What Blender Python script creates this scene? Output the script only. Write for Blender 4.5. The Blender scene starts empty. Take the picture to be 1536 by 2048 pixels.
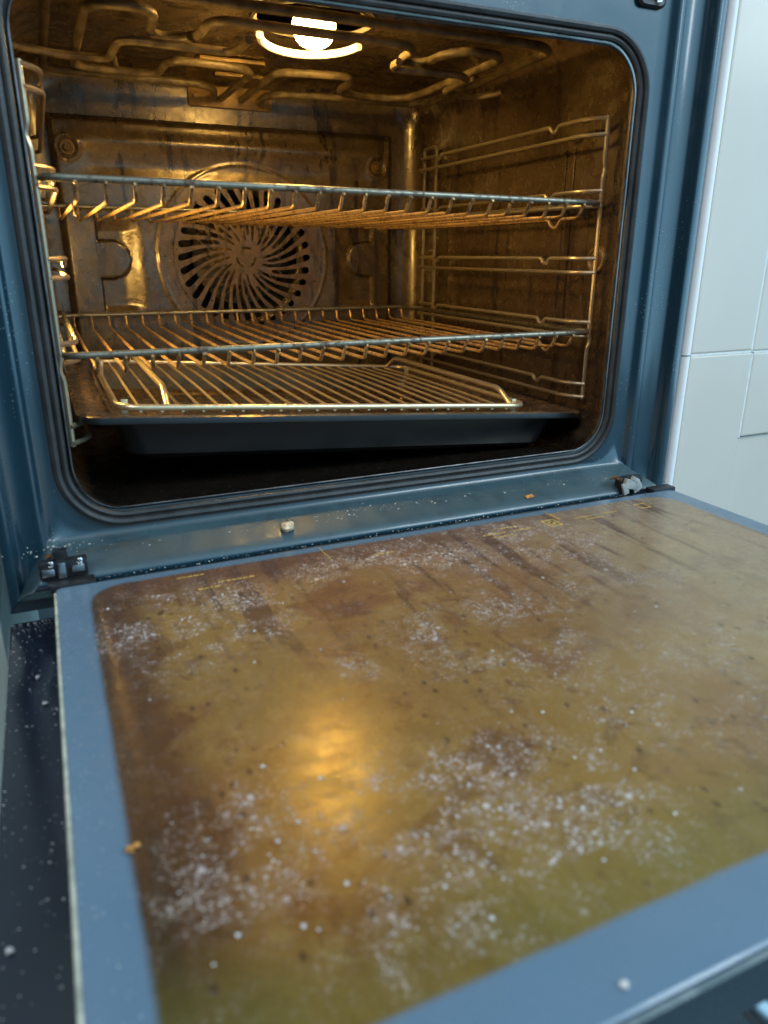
import bpy, bmesh, math, random
from mathutils import Vector, Matrix
random.seed(7)
R = math.radians
scene = bpy.context.scene
C = scene.collection

# ------------------------------------------------------------------ camera
cam_d = bpy.data.cameras.new('camera')
cam = bpy.data.objects.new('camera', cam_d); C.objects.link(cam)
rx = Vector((0.91195, -0.41029, 0.00146)); up = Vector((0.13487, 0.30314, 0.94335)); fw = Vector((0.38749, 0.86010, -0.33179))
m = Matrix((rx, up, -fw)).transposed().to_4x4(); m.translation = Vector((-0.24773, -0.53648, 0.23825))
cam.matrix_world = m
cam_d.sensor_fit = 'VERTICAL'; cam_d.sensor_height = 36; cam_d.sensor_width = 27
cam_d.lens = 1463.98 / 2048 * 36
cam_d.clip_start = 0.01; cam_d.clip_end = 60
cam_d.dof.use_dof = True; cam_d.dof.focus_distance = 0.74; cam_d.dof.aperture_fstop = 7.5
scene.camera = cam

# ------------------------------------------------------------------ world: the unseen kitchen as soft cool daylight, brighter to the right and above
w = bpy.data.worlds.new('World'); scene.world = w; w.use_nodes = True
nt = w.node_tree; nt.nodes.clear()
def wn(t, **k):
    n = nt.nodes.new(t)
    for a, b in k.items(): setattr(n, a, b)
    return n
tc = wn('ShaderNodeTexCoord')
def lobe(d, lo, hi):
    v = wn('ShaderNodeVectorMath', operation='DOT_PRODUCT'); nt.links.new(tc.outputs['Generated'], v.inputs[0])
    v.inputs[1].default_value = Vector(d).normalized()
    r = wn('ShaderNodeMapRange'); r.interpolation_type = 'SMOOTHSTEP'
    r.inputs['From Min'].default_value = lo; r.inputs['From Max'].default_value = hi
    nt.links.new(v.outputs['Value'], r.inputs['Value']); return r.outputs['Result']
la = lobe((0.85, -0.45, 0.25), 0.1, 1.0)
lb = lobe((0.1, 0.45, 0.9), 0.0, 1.0)
WORLD_BASE, WORLD_RIGHT, WORLD_TOP = 0.03, 1.75, 0.55
ma = wn('ShaderNodeMath', operation='MULTIPLY_ADD'); nt.links.new(la, ma.inputs[0]); ma.inputs[1].default_value = WORLD_RIGHT; ma.inputs[2].default_value = WORLD_BASE
mb_ = wn('ShaderNodeMath', operation='MULTIPLY_ADD'); nt.links.new(lb, mb_.inputs[0]); mb_.inputs[1].default_value = WORLD_TOP; nt.links.new(ma.outputs[0], mb_.inputs[2])
bg = wn('ShaderNodeBackground'); bg.inputs['Color'].default_value = (0.36, 0.72, 1.0, 1)
nt.links.new(mb_.outputs[0], bg.inputs['Strength'])
wo = wn('ShaderNodeOutputWorld'); nt.links.new(bg.outputs[0], wo.inputs[0])

def area(name, loc, target, sx, sy, power, col):
    l = bpy.data.lights.new(name, 'AREA'); l.shape = 'RECTANGLE'; l.size = sx; l.size_y = sy; l.energy = power; l.color = col
    o = bpy.data.objects.new(name, l); C.objects.link(o); o.location = loc
    o.rotation_euler = (Vector(target) - Vector(loc)).to_track_quat('-Z', 'Y').to_euler()
    return o
area('window_light', (1.7, -2.0, 2.0), (0.2, -.1, 0.2), 1.2, 1.2, 50, (0.80, 0.93, 1.0))
area('side_window_light', (2.20, -1.62, 1.10), (0.26, 0, 0.38), 0.26, 0.5, 2.4, (0.85, 0.93, 1.0))
area('left_fill_light', (-1.3, -1.4, 1.9), (0.2, -0.1, 0.1), 0.9, 0.9, 32, (0.92, 0.96, 1.0))  # unseen fill added at front left to brighten the edge strip and tiles

scene.view_settings.view_transform = 'Standard'; scene.view_settings.look = 'None'
scene.view_settings.exposure = 0; scene.view_settings.gamma = 1; scene.view_settings.use_curve_mapping = False
scene.cycles.use_denoising = True
scene.cycles.sample_clamp_indirect = 6
scene.cycles.max_bounces = 10; scene.cycles.glossy_bounces = 6; scene.cycles.diffuse_bounces = 5

# ------------------------------------------------------------------ material helpers
class Mat:
    def __init__(s, name):
        s.m = bpy.data.materials.new(name); s.m.use_nodes = True; s.t = s.m.node_tree; s.t.nodes.clear()
        s.out = s.n('ShaderNodeOutputMaterial'); s.b = s.n('ShaderNodeBsdfPrincipled'); s.l(s.b.outputs[0], s.out.inputs[0])
        s.tc = s.n('ShaderNodeTexCoord'); s.obj = s.tc.outputs['Object']
    def n(s, t, **k):
        n = s.t.nodes.new(t)
        for a, b in k.items(): setattr(n, a, b)
        return n
    def l(s, a, b): s.t.links.new(a, b)
    def put(s, sock, v):
        if hasattr(v, 'is_output'): s.l(v, sock)
        elif isinstance(v, (tuple, list)) and len(v) == 3 and sock.type == 'RGBA': sock.default_value = (*v, 1)
        else: sock.default_value = v
    def set(s, **k):
        for a, v in k.items(): s.put(s.b.inputs[a.replace('_', ' ')], v)
        return s
    def noise(s, scale, detail=4, rough=.55, dist=0, co=None, stretch=None, off=None):
        co = co or s.obj
        if stretch or off:
            mp = s.n('ShaderNodeMapping'); s.l(co, mp.inputs[0])
            if stretch: mp.inputs['Scale'].default_value = stretch
            if off: mp.inputs['Location'].default_value = off
            co = mp.outputs[0]
        n = s.n('ShaderNodeTexNoise'); s.l(co, n.inputs['Vector'])
        n.inputs['Scale'].default_value = scale; n.inputs['Detail'].default_value = detail
        n.inputs['Roughness'].default_value = rough; n.inputs['Distortion'].default_value = dist
        return n.outputs[0]
    def voro(s, scale, co=None, rnd=1, stretch=None):
        co = co or s.obj
        if stretch:
            mp = s.n('ShaderNodeMapping'); s.l(co, mp.inputs[0]); mp.inputs['Scale'].default_value = stretch; co = mp.outputs[0]
        n = s.n('ShaderNodeTexVoronoi'); s.l(co, n.inputs['Vector']); n.inputs['Scale'].default_value = scale
        n.inputs['Randomness'].default_value = rnd
        return n
    def rng(s, v, a, b, c=0, d=1, smooth=True):
        r = s.n('ShaderNodeMapRange')
        if smooth: r.interpolation_type = 'SMOOTHSTEP'
        s.l(v, r.inputs[0])
        for i, x in zip((1, 2, 3, 4), (a, b, c, d)): r.inputs[i].default_value = x
        return r.outputs[0]
    def math(s, op, a, b=0, c=None):
        n = s.n('ShaderNodeMath', operation=op); s.put(n.inputs[0], a); s.put(n.inputs[1], b)
        if c is not None: s.put(n.inputs[2], c)
        return n.outputs[0]
    def mix(s, f, a, b):
        n = s.n('ShaderNodeMix', data_type='RGBA'); s.put(n.inputs[0], f); s.put(n.inputs[6], a); s.put(n.inputs[7], b); return n.outputs[2]
    def bump(s, h, strength=.3, dist=.001):
        n = s.n('ShaderNodeBump'); s.l(h, n.inputs['Height']); n.inputs['Strength'].default_value = strength; n.inputs['Distance'].default_value = dist
        s.l(n.outputs[0], s.b.inputs['Normal']); return s
    def sep(s, co=None):
        n = s.n('ShaderNodeSeparateXYZ'); s.l(co or s.obj, n.inputs[0]); return n.outputs

def specks(M, scale, size, dens_noise_scale, lo, hi):
    """small round dots, only where a coarse noise allows them"""
    v = M.voro(scale)
    dot = M.rng(v.outputs['Distance'], size, size * .55)
    den = M.rng(M.noise(dens_noise_scale, 2), lo, hi)
    rnd = M.sep(v.outputs['Color'])[0]
    keep = M.rng(rnd, .55, .6)
    return M.math('MULTIPLY', M.math('MULTIPLY', dot, den), keep)

def enamel():
    M = Mat('blue_enamel')
    sp = M.math('MULTIPLY', specks(M, 420, .20, 14, .52, .64), .6)
    base = M.mix(M.noise(30, 3), (.008, .030, .047), (.012, .038, .056))
    base = M.mix(sp, base, (.42, .45, .45))
    smear = M.noise(9, 5, .6, 1)
    M.set(IOR=1.6, Coat_Roughness=.13)
    # settled dust turns the upward faces matt and paler
    g = M.n('ShaderNodeNewGeometry'); dust = M.rng(M.sep(g.outputs['Normal'])[2], .25, .75)
    dust = M.math('MULTIPLY', dust, M.rng(M.noise(60, 5, .7), .2, .6, .6, 1))
    grime = M.rng(M.noise(24, 6, .7, .5), .50, .66)
    dcol = M.mix(M.math('MULTIPLY', grime, .7), (.036, .068, .078), (.020, .028, .028))
    M.set(Base_Color=M.mix(M.math('MULTIPLY', dust, .8), base, dcol))
    M.set(Roughness=M.math('ADD', M.rng(smear, .3, .75, .18, .32), M.math('MULTIPLY', dust, .3)), Coat_Weight=M.math('SUBTRACT', 1, dust))
    M.bump(M.noise(55, 3), .04, .002)
    return M.m
def cavity_mat():
    M = Mat('stained_cavity_enamel')
    n1 = M.noise(7, 6, .62, .6, off=(2.35, .4, 1.2)); n2 = M.noise(38, 6, .68, .3)
    drip = M.noise(1.0, 5, .6, .3, stretch=(60, 60, 7))
    base = M.mix(M.rng(n1, .40, .62), (.118, .082, .045), (.074, .048, .026))
    X, Y, Z = M.sep()      # browned around the fan, where the hot air leaves
    fx = M.math('SUBTRACT', X, -.0075); fz = M.math('SUBTRACT', Z, .2345)
    fr = M.math('SQRT', M.math('ADD', M.math('MULTIPLY', fx, fx), M.math('MULTIPLY', fz, fz)))
    fr = M.math('ADD', fr, M.math('MULTIPLY', M.math('SUBTRACT', M.noise(30, 4), .5), .05))
    fanm = M.math('MULTIPLY', M.rng(fr, .125, .07), M.rng(Y, .40, .41, 0, .9))
    base = M.mix(fanm, base, (.100, .048, .015))
    rw = M.math('MULTIPLY', M.rng(X, .215, .232), M.rng(n1, .25, .55, .35, .85))      # the right wall is mixed darker and browner, unevenly
    base = M.mix(rw, base, (.048, .028, .017))
    base = M.mix(M.rng(n2, .48, .62, 0, .75), base, (.052, .034, .020))
    n3 = M.noise(150, 5, .75); base = M.mix(M.rng(n3, .54, .66, 0, .7), base, (.030, .017, .010))
    base = M.mix(M.rng(n3, .42, .34, 0, .45), base, (.230, .180, .110))
    base = M.mix(M.rng(drip, .56, .62, 0, .85), base, (.020, .012, .009))
    vv = M.voro(300); sp = M.rng(vv.outputs['Distance'], .26, .14)
    sp = M.math('MULTIPLY', sp, M.rng(M.noise(13, 4), .47, .56))
    v5 = M.voro(95); sp5 = M.math('MULTIPLY', M.rng(v5.outputs['Distance'], .20, .13), M.rng(M.sep(v5.outputs['Color'])[0], .72, .75))
    sp = M.math('MAXIMUM', sp, sp5)
    base = M.mix(sp, base, (.012, .008, .006))
    r = M.math('ADD', M.rng(n2, .3, .75, .17, .42), M.math('ADD', M.math('MULTIPLY', sp, .3), M.math('MULTIPLY', fanm, .22)))
    g = M.n('ShaderNodeNewGeometry'); soot = M.math('MULTIPLY', M.rng(M.sep(g.outputs['Normal'])[2], .6, .9), M.rng(n2, .2, .5, .8, 1))   # burnt-on soot of the floor pan
    base = M.mix(soot, base, (.012, .009, .007))
    M.set(Base_Color=base, Metallic=.25, Roughness=r, Specular_IOR_Level=.8, Specular_Tint=(1.0, .88, .66), Coat_Weight=M.math('MULTIPLY', M.rng(n2, .35, .65, .50, .12), M.math('SUBTRACT', 1, fanm)), Coat_Roughness=.13)
    cb = M.n('ShaderNodeBump'); M.l(M.math('ADD', M.noise(26, 4, .6), M.math('MULTIPLY', n3, .25)), cb.inputs['Height']); cb.inputs['Strength'].default_value = .12; cb.inputs['Distance'].default_value = .0015; M.l(cb.outputs[0], M.b.inputs['Coat Normal'])
    M.bump(M.math('ADD', M.math('ADD', M.noise(140, 5, .75), M.math('MULTIPLY', sp, .4)), M.math('MULTIPLY', M.noise(22, 3), .6)), .24, .0012)
    return M.m
def wire(name, rust=.5, dark=(.11, .046, .016), clean=(.50, .44, .34), metal=.75, rough=.34):
    M = Mat(name)
    n = M.noise(240, 6, .72); n2 = M.noise(26, 4)
    f = M.rng(M.math('ADD', n, M.math('MULTIPLY', n2, .6)), .98 - rust * .35, 1.22 - rust * .35)
    base = M.mix(f, clean, dark)
    M.set(Base_Color=base, Metallic=M.rng(f, 0, 1, metal, .15), Roughness=M.rng(f, 0, 1, rough, .6))
    M.bump(M.noise(420, 4), .3, .0006)
    return M.m
def plain(name, col, rough=.5, metal=0, var=.25, scale=40, bump=.1, **k):
    M = Mat(name)
    c2 = tuple(x * (1 - var) for x in col)
    M.set(Base_Color=M.mix(M.rng(M.noise(scale, 5, .6), .35, .65), col, c2), Roughness=M.rng(M.noise(scale * .6, 4), .3, .7, rough * .85, min(1, rough * 1.2)), Metallic=metal, **k)
    if bump: M.bump(M.noise(scale * 4, 4), bump, .0008)
    return M.m

def rbox_mask(M, x, y, cx, cy, hx, hy, r, soft, wob):
    """1 inside a rounded rectangle in the object's own plane, with an uneven border"""
    ax = M.math('SUBTRACT', M.math('ABSOLUTE', M.math('SUBTRACT', x, cx)), hx - r)
    ay = M.math('SUBTRACT', M.math('ABSOLUTE', M.math('SUBTRACT', y, cy)), hy - r)
    px = M.math('MAXIMUM', ax, 0); py = M.math('MAXIMUM', ay, 0)
    d = M.math('SQRT', M.math('ADD', M.math('MULTIPLY', px, px), M.math('MULTIPLY', py, py)))
    d = M.math('ADD', d, M.math('MINIMUM', M.math('MAXIMUM', ax, ay), 0))
    d = M.math('ADD', M.math('SUBTRACT', d, r), M.math('MULTIPLY', M.math('SUBTRACT', M.noise(28, 3), .5), wob))
    return M.rng(d, soft, -soft), d

def door_glass():
    M = Mat('greasy_door_glass')
    x, y, z = M.sep()
    mask, d = rbox_mask(M, x, y, 0, -.1810, .2455, .1700, .024, .0020, .0024)
    # baked-on grease: olive, ochre and red-brown fields
    f1 = M.noise(6.5, 5, .55, .4); f2 = M.noise(17, 6, .62, .5, off=(3, 1, 0)); f3 = M.noise(70, 5, .7); f4 = M.noise(34, 6, .65, 1.2, off=(.7, 3.1, 0))
    base = M.mix(M.rng(f1, .36, .62), (.205, .112, .028), (.165, .072, .019))
    base = M.mix(M.rng(f2, .52, .66, 0, .85), base, (.125, .042, .011))
    base = M.mix(M.rng(f4, .56, .60, 0, .55), base, (.095, .036, .011))          # hard-edged burnt patches
    base = M.mix(M.rng(f4, .40, .36, 0, .40), base, (.235, .150, .045))
    base = M.mix(M.rng(f3, .54, .72, 0, .5), base, (.225, .145, .050))
    hin = M.math('ADD', M.rng(y, -.095, -.012), M.math('MULTIPLY', M.math('SUBTRACT', f2, .5), 1.2))     # browner towards the hinge
    base = M.mix(M.rng(hin, .25, .95, 0, .88), base, (.085, .029, .011))
    lft = M.math('ADD', M.rng(x, -.185, -.240), M.math('MULTIPLY', M.math('SUBTRACT', f4, .5), .9))
    base = M.mix(M.rng(lft, .25, .9, 0, .9), base, (.060, .022, .008))
    edge = M.math('MULTIPLY', M.rng(x, -.222, -.240), M.rng(M.noise(1.0, 4, .6, .3, stretch=(120, 8, 1)), .35, .6))
    base = M.mix(M.math('MULTIPLY', edge, .7), base, (.022, .013, .007))
    frt = M.math('MULTIPLY', M.rng(y, -.295, -.345), M.rng(f2, .2, .6, .9, .55))
    base = M.mix(frt, base, (.105, .085, .020))
    hzr = M.math('MULTIPLY', M.rng(M.math('ADD', x, M.math('MULTIPLY', M.math('SUBTRACT', f2, .5), .25)), -.06, .20), M.rng(f3, .25, .6, .45, 1))   # painted haze for the tile wall's reflection, strongest on the right
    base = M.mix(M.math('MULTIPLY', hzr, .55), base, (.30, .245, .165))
    # dark burnt dots, drips and wipe streaks running away from the hinge
    dv = M.voro(150, stretch=(1, .6, 1))
    dk = M.math('MULTIPLY', M.rng(dv.outputs['Distance'], .26, .13), M.rng(M.sep(dv.outputs['Color'])[0], .5, .55))
    dk = M.math('MULTIPLY', dk, M.rng(M.noise(12, 3, off=(7, 2, 0)), .42, .54))
    base = M.mix(M.math('MULTIPLY', dk, .8), base, (.035, .014, .008))
    hz = M.rng(y, -.20, -.05, .18, 1)
    rub = M.math('MULTIPLY', M.rng(M.noise(1.0, 5, .65, .35, stretch=(75, 6, 1)), .53, .61, 0, .92), hz)
    base = M.mix(rub, base, (.060, .022, .009))
    scr = M.rng(M.noise(1.0, 5, .7, .2, stretch=(260, 14, 1), off=(5, 0, 0)), .61, .66, 0, .5)
    base = M.mix(M.math('MULTIPLY', scr, hz), base, (.20, .125, .07))
    for cx, cy, rr in ((-.090, -.262, .020), (-.10, -.105, .014), (-.066, -.030, .012)):
        ex = M.math('SUBTRACT', x, cx); ey = M.math('SUBTRACT', y, cy)
        q = M.math('SQRT', M.math('ADD', M.math('MULTIPLY', ex, ex), M.math('MULTIPLY', ey, ey)))
        q = M.math('ADD', q, M.math('MULTIPLY', M.math('SUBTRACT', f4, .5), .05))
        base = M.mix(M.rng(q, rr, rr * .5, 0, .6), base, (.075, .024, .010))
    # dried white cleaner: clusters of foam specks and a milky film, thick where it was sprayed
    zone = None
    for cx, cy, rx_, ry_, k in ((-.198, -.082, .058, .050, 1), (-.095, -.295, .060, .042, 1), (-.207, -.272, .032, .036, .62), (.034, -.062, .090, .046, .95), (-.060, -.050, .055, .030, .95), (-.120, -.173, .012, .014, .8), (-.035, -.165, .055, .045, .75), (-.150, -.325, .040, .024, .55), (.085, -.115, .060, .050, .5), (-.165, -.265, .024, .020, .6), (.02, -.25, .09, .06, .3)):
        ex = M.math('MULTIPLY', M.math('SUBTRACT', x, cx), 1 / rx_); ey = M.math('MULTIPLY', M.math('SUBTRACT', y, cy), 1 / ry_)
        q = M.math('ADD', M.math('MULTIPLY', ex, ex), M.math('MULTIPLY', ey, ey))
        g = M.rng(q, 1.9, .1, 0, k)
        zone = g if zone is None else M.math('MAXIMUM', zone, g)
    zn = M.noise(22, 5, .65, .7, off=(1.7, 4.2, 0)); zf = M.noise(60, 4, .65, .5, off=(.3, 2.2, 0))
    zone = M.math('MULTIPLY', M.math('ADD', zone, .10), M.math('MULTIPLY', M.rng(zn, .38, .58), M.rng(zf, .38, .56, .12, 1)))
    film = M.math('MULTIPLY', zone, M.rng(M.noise(230, 5, .75), .38, .66))
    v1 = M.voro(520); fl1 = M.math('MULTIPLY', M.rng(v1.outputs['Distance'], .45, .2), M.rng(M.sep(v1.outputs['Color'])[0], .42, .47))
    v2 = M.voro(230); fl2 = M.math('MULTIPLY', M.rng(v2.outputs['Distance'], .30, .16), M.rng(M.sep(v2.outputs['Color'])[1], .74, .77))
    v3 = M.voro(120); fl4 = M.math('MULTIPLY', M.rng(v3.outputs['Distance'], .22, .15), M.rng(M.sep(v3.outputs['Color'])[2], .85, .87))
    fl3 = M.rng(M.noise(330, 4, .7, 1.5, stretch=(1, .5, 1)), .60, .68)
    fl = M.math('MAXIMUM', M.math('MAXIMUM', fl1, fl2), M.math('MAXIMUM', fl3, fl4))
    fleck = M.math('MULTIPLY', fl, M.math('MINIMUM', M.math('MULTIPLY', zone, 1.35), 1))
    base = M.mix(M.math('MULTIPLY', film, .72), base, (.29, .22, .185))
    base = M.mix(M.math('MULTIPLY', fleck, .72), base, (.52, .475, .48))
    # clean printed border of the pane
    bsp = M.math('MULTIPLY', specks(M, 420, .2, 12, .54, .64), .6)
    border = M.mix(M.noise(40, 3), (.088, .142, .200), (.102, .160, .218))
    border = M.mix(bsp, border, (.5, .5, .5))
    base = M.mix(mask, border, base)
    rough = M.mix(mask, M.mix(M.rng(M.noise(14, 5, .65, 1), .4, .65), (.16, .16, .16), (.34, .34, .34)), M.mix(M.math('MAXIMUM', fleck, M.rng(f3, .4, .75)), (.24, .24, .24), (.38, .38, .38)))
    M.set(Base_Color=base, Roughness=rough, IOR=1.50, Specular_Tint=M.mix(mask, (1, 1, 1), (1.0, .72, .05)))
    wipe = M.noise(1.0, 4, .6, .2, stretch=(22, 190, 1), off=(0, 0, 3))
    h = M.math('ADD', M.math('ADD', M.math('MULTIPLY', fleck, 1.0), M.math('MULTIPLY', f3, .30)), M.math('MULTIPLY', wipe, .42))
    M.set(Sheen_Weight=M.math('MULTIPLY', mask, .15), Sheen_Roughness=.45, Sheen_Tint=(.95, .93, .90))
    M.bump(M.math('MULTIPLY', h, mask), .28, .0009)
    return M.m

M_ENAMEL = enamel()
M_CAV = cavity_mat()
M_WIRE = wire('rusty_chrome_wire', .74, (.095, .038, .013), (.46, .29, .13), .6, .40)
M_BAR = wire('chrome_bar', .62, (.055, .032, .016), (.25, .23, .175), .75, .40)
M_GRID = wire('grid_wire', .20, (.20, .11, .04), (.66, .53, .33), .75, .30)
M_RAIL = wire('rail_wire', .38, (.12, .055, .022), (.36, .30, .21), .75, .34)
M_ELEM = plain('element_tube', (.20, .145, .075), .48, .2, .6, 70, .3)
M_RUBBER = plain('gasket_rubber', (.028, .027, .027), .42, 0, .4, 70, .25)
M_LIP = plain('gasket_clip', (.15, .145, .15), .38, .9, .5, 50, .15)
M_BLACK = plain('black_plastic', (.012, .012, .014), .42, 0, .3, 60, .15)
M_DARK = plain('navy_glass', (.010, .014, .026), .16, 0, .2, 30, .02)
M_TRAYOUT = plain('black_tray_enamel', (.008, .009, .010), .34, 0, .3, 40, .08)
M_RUST = plain('rust', (.19, .085, .03), .75, .2, .6, 160, .5)
M_PLATE = plain('rusty_plate', (.27, .165, .06), .5, .5, .55, 60, .3)
M_STEEL = plain('brushed_steel', (.55, .57, .58), .25, 1, .2, 60, .05)
M_GREY = plain('grey_plastic_shard', (.42, .44, .41), .55, 0, .35, 120, .4)
M_CREAM = plain('cream_highlight', (.52, .50, .40), .5, 0, .45, 90, .2)  # cream colour standing in for the highlight on the glass bevel
M_TILE = plain('pale_grey_tile', (.66, .615, .535), .22, 0, .04, 6, .02)
M_WHITE = plain('white_trim_gloss', (.88, .90, .90), .30, 0, .06, 20, .03)
M_GROUT = plain('white_grout', (.80, .82, .80), .7, 0, .12, 120, .2)
M_CAB = plain('pale_cabinet', (.46, .47, .41), .5, 0, .1, 12, .03)
M_FLOOR = plain('dark_floor', (.022, .026, .030), .4, 0, .4, 8, .05)
M_PRINT = plain('yellow_print', (.62, .42, .09), .5, 0, .35, 200, .1)
M_CRUMB = plain('crumb', (.62, .56, .46), .8, 0, .5, 500, .4)
M_TOAST = plain('toasted_crumb', (.78, .58, .36), .8, 0, .5, 300, .5)
M_ORANGE = plain('orange_flake', (.60, .26, .05), .7, 0, .5, 300, .4)
M_DUST = plain('pale_dust', (.62, .60, .58), .85, 0, .35, 600, .2)
M_SOOT = plain('soot', (.012, .009, .007), .8, 0, .4, 60, .2)
M_GREASE = plain('seam_dirt', (.05, .03, .02), .6, 0, .4, 80, .2)  # dark brown of the liner seams
def tray_in():
    M = Mat('greasy_tray_inside')
    n = M.noise(12, 5, .6, .5); n2 = M.noise(60, 5, .65)
    b = M.mix(M.rng(n, .35, .65), (.105, .070, .040), (.055, .036, .024)); b = M.mix(M.rng(n2, .5, .7, 0, .7), b, (.17, .115, .07))
    M.set(Base_Color=b, Roughness=M.rng(n2, .3, .7, .16, .36), Specular_IOR_Level=.8, Specular_Tint=(1, .75, .4), Metallic=.1); M.bump(n2, .12, .001); return M.m
M_TRAYIN = tray_in()
def lamp_mat():
    M = Mat('lit_lamp_glass'); M.set(Base_Color=(.9, .8, .6), Emission_Color=(1.0, .62, .16), Emission_Strength=LAMP); return M.m
LAMP = 215.0
M_LAMP = lamp_mat()

# ------------------------------------------------------------------ object helpers
def obj(name, bm, mat, parent=None, smooth=True, loc=None):
    bmesh.ops.recalc_face_normals(bm, faces=bm.faces)
    me = bpy.data.meshes.new(name); bm.to_mesh(me); bm.free()
    for mm in (mat if isinstance(mat, (list, tuple)) else [mat]): me.materials.append(mm)
    if smooth:
        for p in me.polygons: p.use_smooth = True
        me.set_sharp_from_angle(angle=R(38))
    o = bpy.data.objects.new(name, me); C.objects.link(o)
    if parent: o.parent = parent
    if loc: o.location = loc
    return o
def thing(name, label, cat, loc=(0, 0, 0), rot=(0, 0, 0), group=None):
    o = bpy.data.objects.new(name, None); C.objects.link(o); o.empty_display_size = .05
    o.location = loc; o.rotation_euler = rot; tag(o, label, cat, group); return o
def tag(o, label, cat, group=None, kind=None):
    if label: o['label'] = label
    if cat: o['category'] = cat
    if group: o['group'] = group
    if kind: o['kind'] = kind
    return o
def box(bm, c, s, bevel=0, mi=0, rot=None):
    r = bmesh.ops.create_cube(bm, size=1)
    for v in r['verts']: v.co = Vector((v.co.x * s[0], v.co.y * s[1], v.co.z * s[2]))
    if bevel:
        es = list({e for v in r['verts'] for e in v.link_edges})
        g = bmesh.ops.bevel(bm, geom=es, offset=bevel, segments=2, profile=.6, affect='EDGES')
        vs = list({v for f in g['faces'] for v in f.verts} | {v for v in r['verts'] if v.is_valid})
    else: vs = r['verts']
    for v in vs:
        if rot is not None: v.co = rot @ v.co
        v.co += Vector(c)
    for f in {f for v in vs for f in v.link_faces}: f.material_index = mi
def fillet(pts, r, seg=5, closed=False):
    pts = [Vector(p) for p in pts]; n = len(pts); out = []
    for i in range(n):
        if not closed and i in (0, n - 1): out.append(pts[i]); continue
        p, a, b = pts[i], pts[(i - 1) % n], pts[(i + 1) % n]
        d1, d2 = a - p, b - p
        rr = min(r, d1.length * .45, d2.length * .45)
        if rr < 1e-5 or d1.normalized().dot(d2.normalized()) < -.999: out.append(p); continue
        s, e = p + d1.normalized() * rr, p + d2.normalized() * rr
        for k in range(seg + 1):
            t = k / seg; out.append((1 - t) ** 2 * s + 2 * t * (1 - t) * p + t * t * e)
    return out
def tube(bm, pts, r, sides=8, closed=False, mi=0, rfun=None):
    pts = [Vector(p) for p in pts]; n = len(pts)
    prev = None; rings = []
    for i, p in enumerate(pts):
        if closed: t = (pts[(i + 1) % n] - pts[i - 1])
        else: t = pts[min(i + 1, n - 1)] - pts[max(i - 1, 0)]
        t.normalize()
        if prev is None:
            a = Vector((0, 0, 1)) if abs(t.z) < .9 else Vector((1, 0, 0)); u = t.cross(a).normalized()
        else: u = (prev - t * prev.dot(t)).normalized()
        prev = u; v = t.cross(u)
        rr = rfun(i / max(1, n - 1)) if rfun else r
        rings.append([bm.verts.new(p + (u * math.cos(2 * math.pi * k / sides) + v * math.sin(2 * math.pi * k / sides)) * rr) for k in range(sides)])
    m = n if closed else n - 1
    for i in range(m):
        A, B = rings[i], rings[(i + 1) % n]
        off = 0
        if closed and i == n - 1:
            off = min(range(sides), key=lambda q: (A[0].co - B[q].co).length)
        for k in range(sides):
            f = bm.faces.new((A[k], A[(k + 1) % sides], B[(k + 1 + off) % sides], B[(k + off) % sides])); f.material_index = mi
    if not closed:
        for rg in (rings[0], rings[-1]):
            f = bm.faces.new(rg); f.material_index = mi
def rrect(x0, x1, z0, z1, r, seg=8, per=6):
    """closed loop of (x, z, tag) points of a rounded rectangle, the same count for any size"""
    out = []
    cs = [((x1 - r, z0 + r), -90), ((x1 - r, z1 - r), 0), ((x0 + r, z1 - r), 90), ((x0 + r, z0 + r), 180)]
    for ci, ((cx, cz), a0) in enumerate(cs):
        for k in range(seg + 1):
            a = R(a0 + 90 * k / seg); out.append((cx + r * math.cos(a), cz + r * math.sin(a)))
        nx = cs[(ci + 1) % 4]; a = R(nx[1])
        e = (nx[0][0] + r * math.cos(a), nx[0][1] + r * math.sin(a)); s = out[-1]
        for k in range(1, per): t = k / per; out.append((s[0] + (e[0] - s[0]) * t, s[1] + (e[1] - s[1]) * t))
    return out
def loft(bm, loops, mi=0, cap0=False, cap1=False):
    rings = [[bm.verts.new(p) for p in L] for L in loops]; n = len(rings[0])
    for A, B in zip(rings, rings[1:]):
        for k in range(n):
            f = bm.faces.new((A[k], A[(k + 1) % n], B[(k + 1) % n], B[k])); f.material_index = mi
    if cap0: bm.faces.new(rings[0]).material_index = mi
    if cap1: bm.faces.new(rings[-1]).material_index = mi
    return rings
def lathe(bm, prof, c, axis='y', seg=32, mi=0):
    rings = []
    for r, h in prof:
        ring = []
        for k in range(seg):
            a = 2 * math.pi * k / seg; p, q = r * math.cos(a), r * math.sin(a)
            v = {'y': (p, h, q), 'z': (p, q, h), 'x': (h, p, q)}[axis]
            ring.append(bm.verts.new(Vector(v) + Vector(c)))
        rings.append(ring)
    for A, B in zip(rings, rings[1:]):
        for k in range(seg):
            bm.faces.new((A[k], A[(k + 1) % seg], B[(k + 1) % seg], B[k])).material_index = mi
    for rg in (rings[0], rings[-1]):
        if (rg[0].co - rg[seg // 2].co).length > 1e-5: bm.faces.new(rg).material_index = mi
def new(): return bmesh.new()
def sstep(a, b, x):
    t = max(0, min(1, (x - a) / (b - a))); return t * t * (3 - 2 * t)
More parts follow.
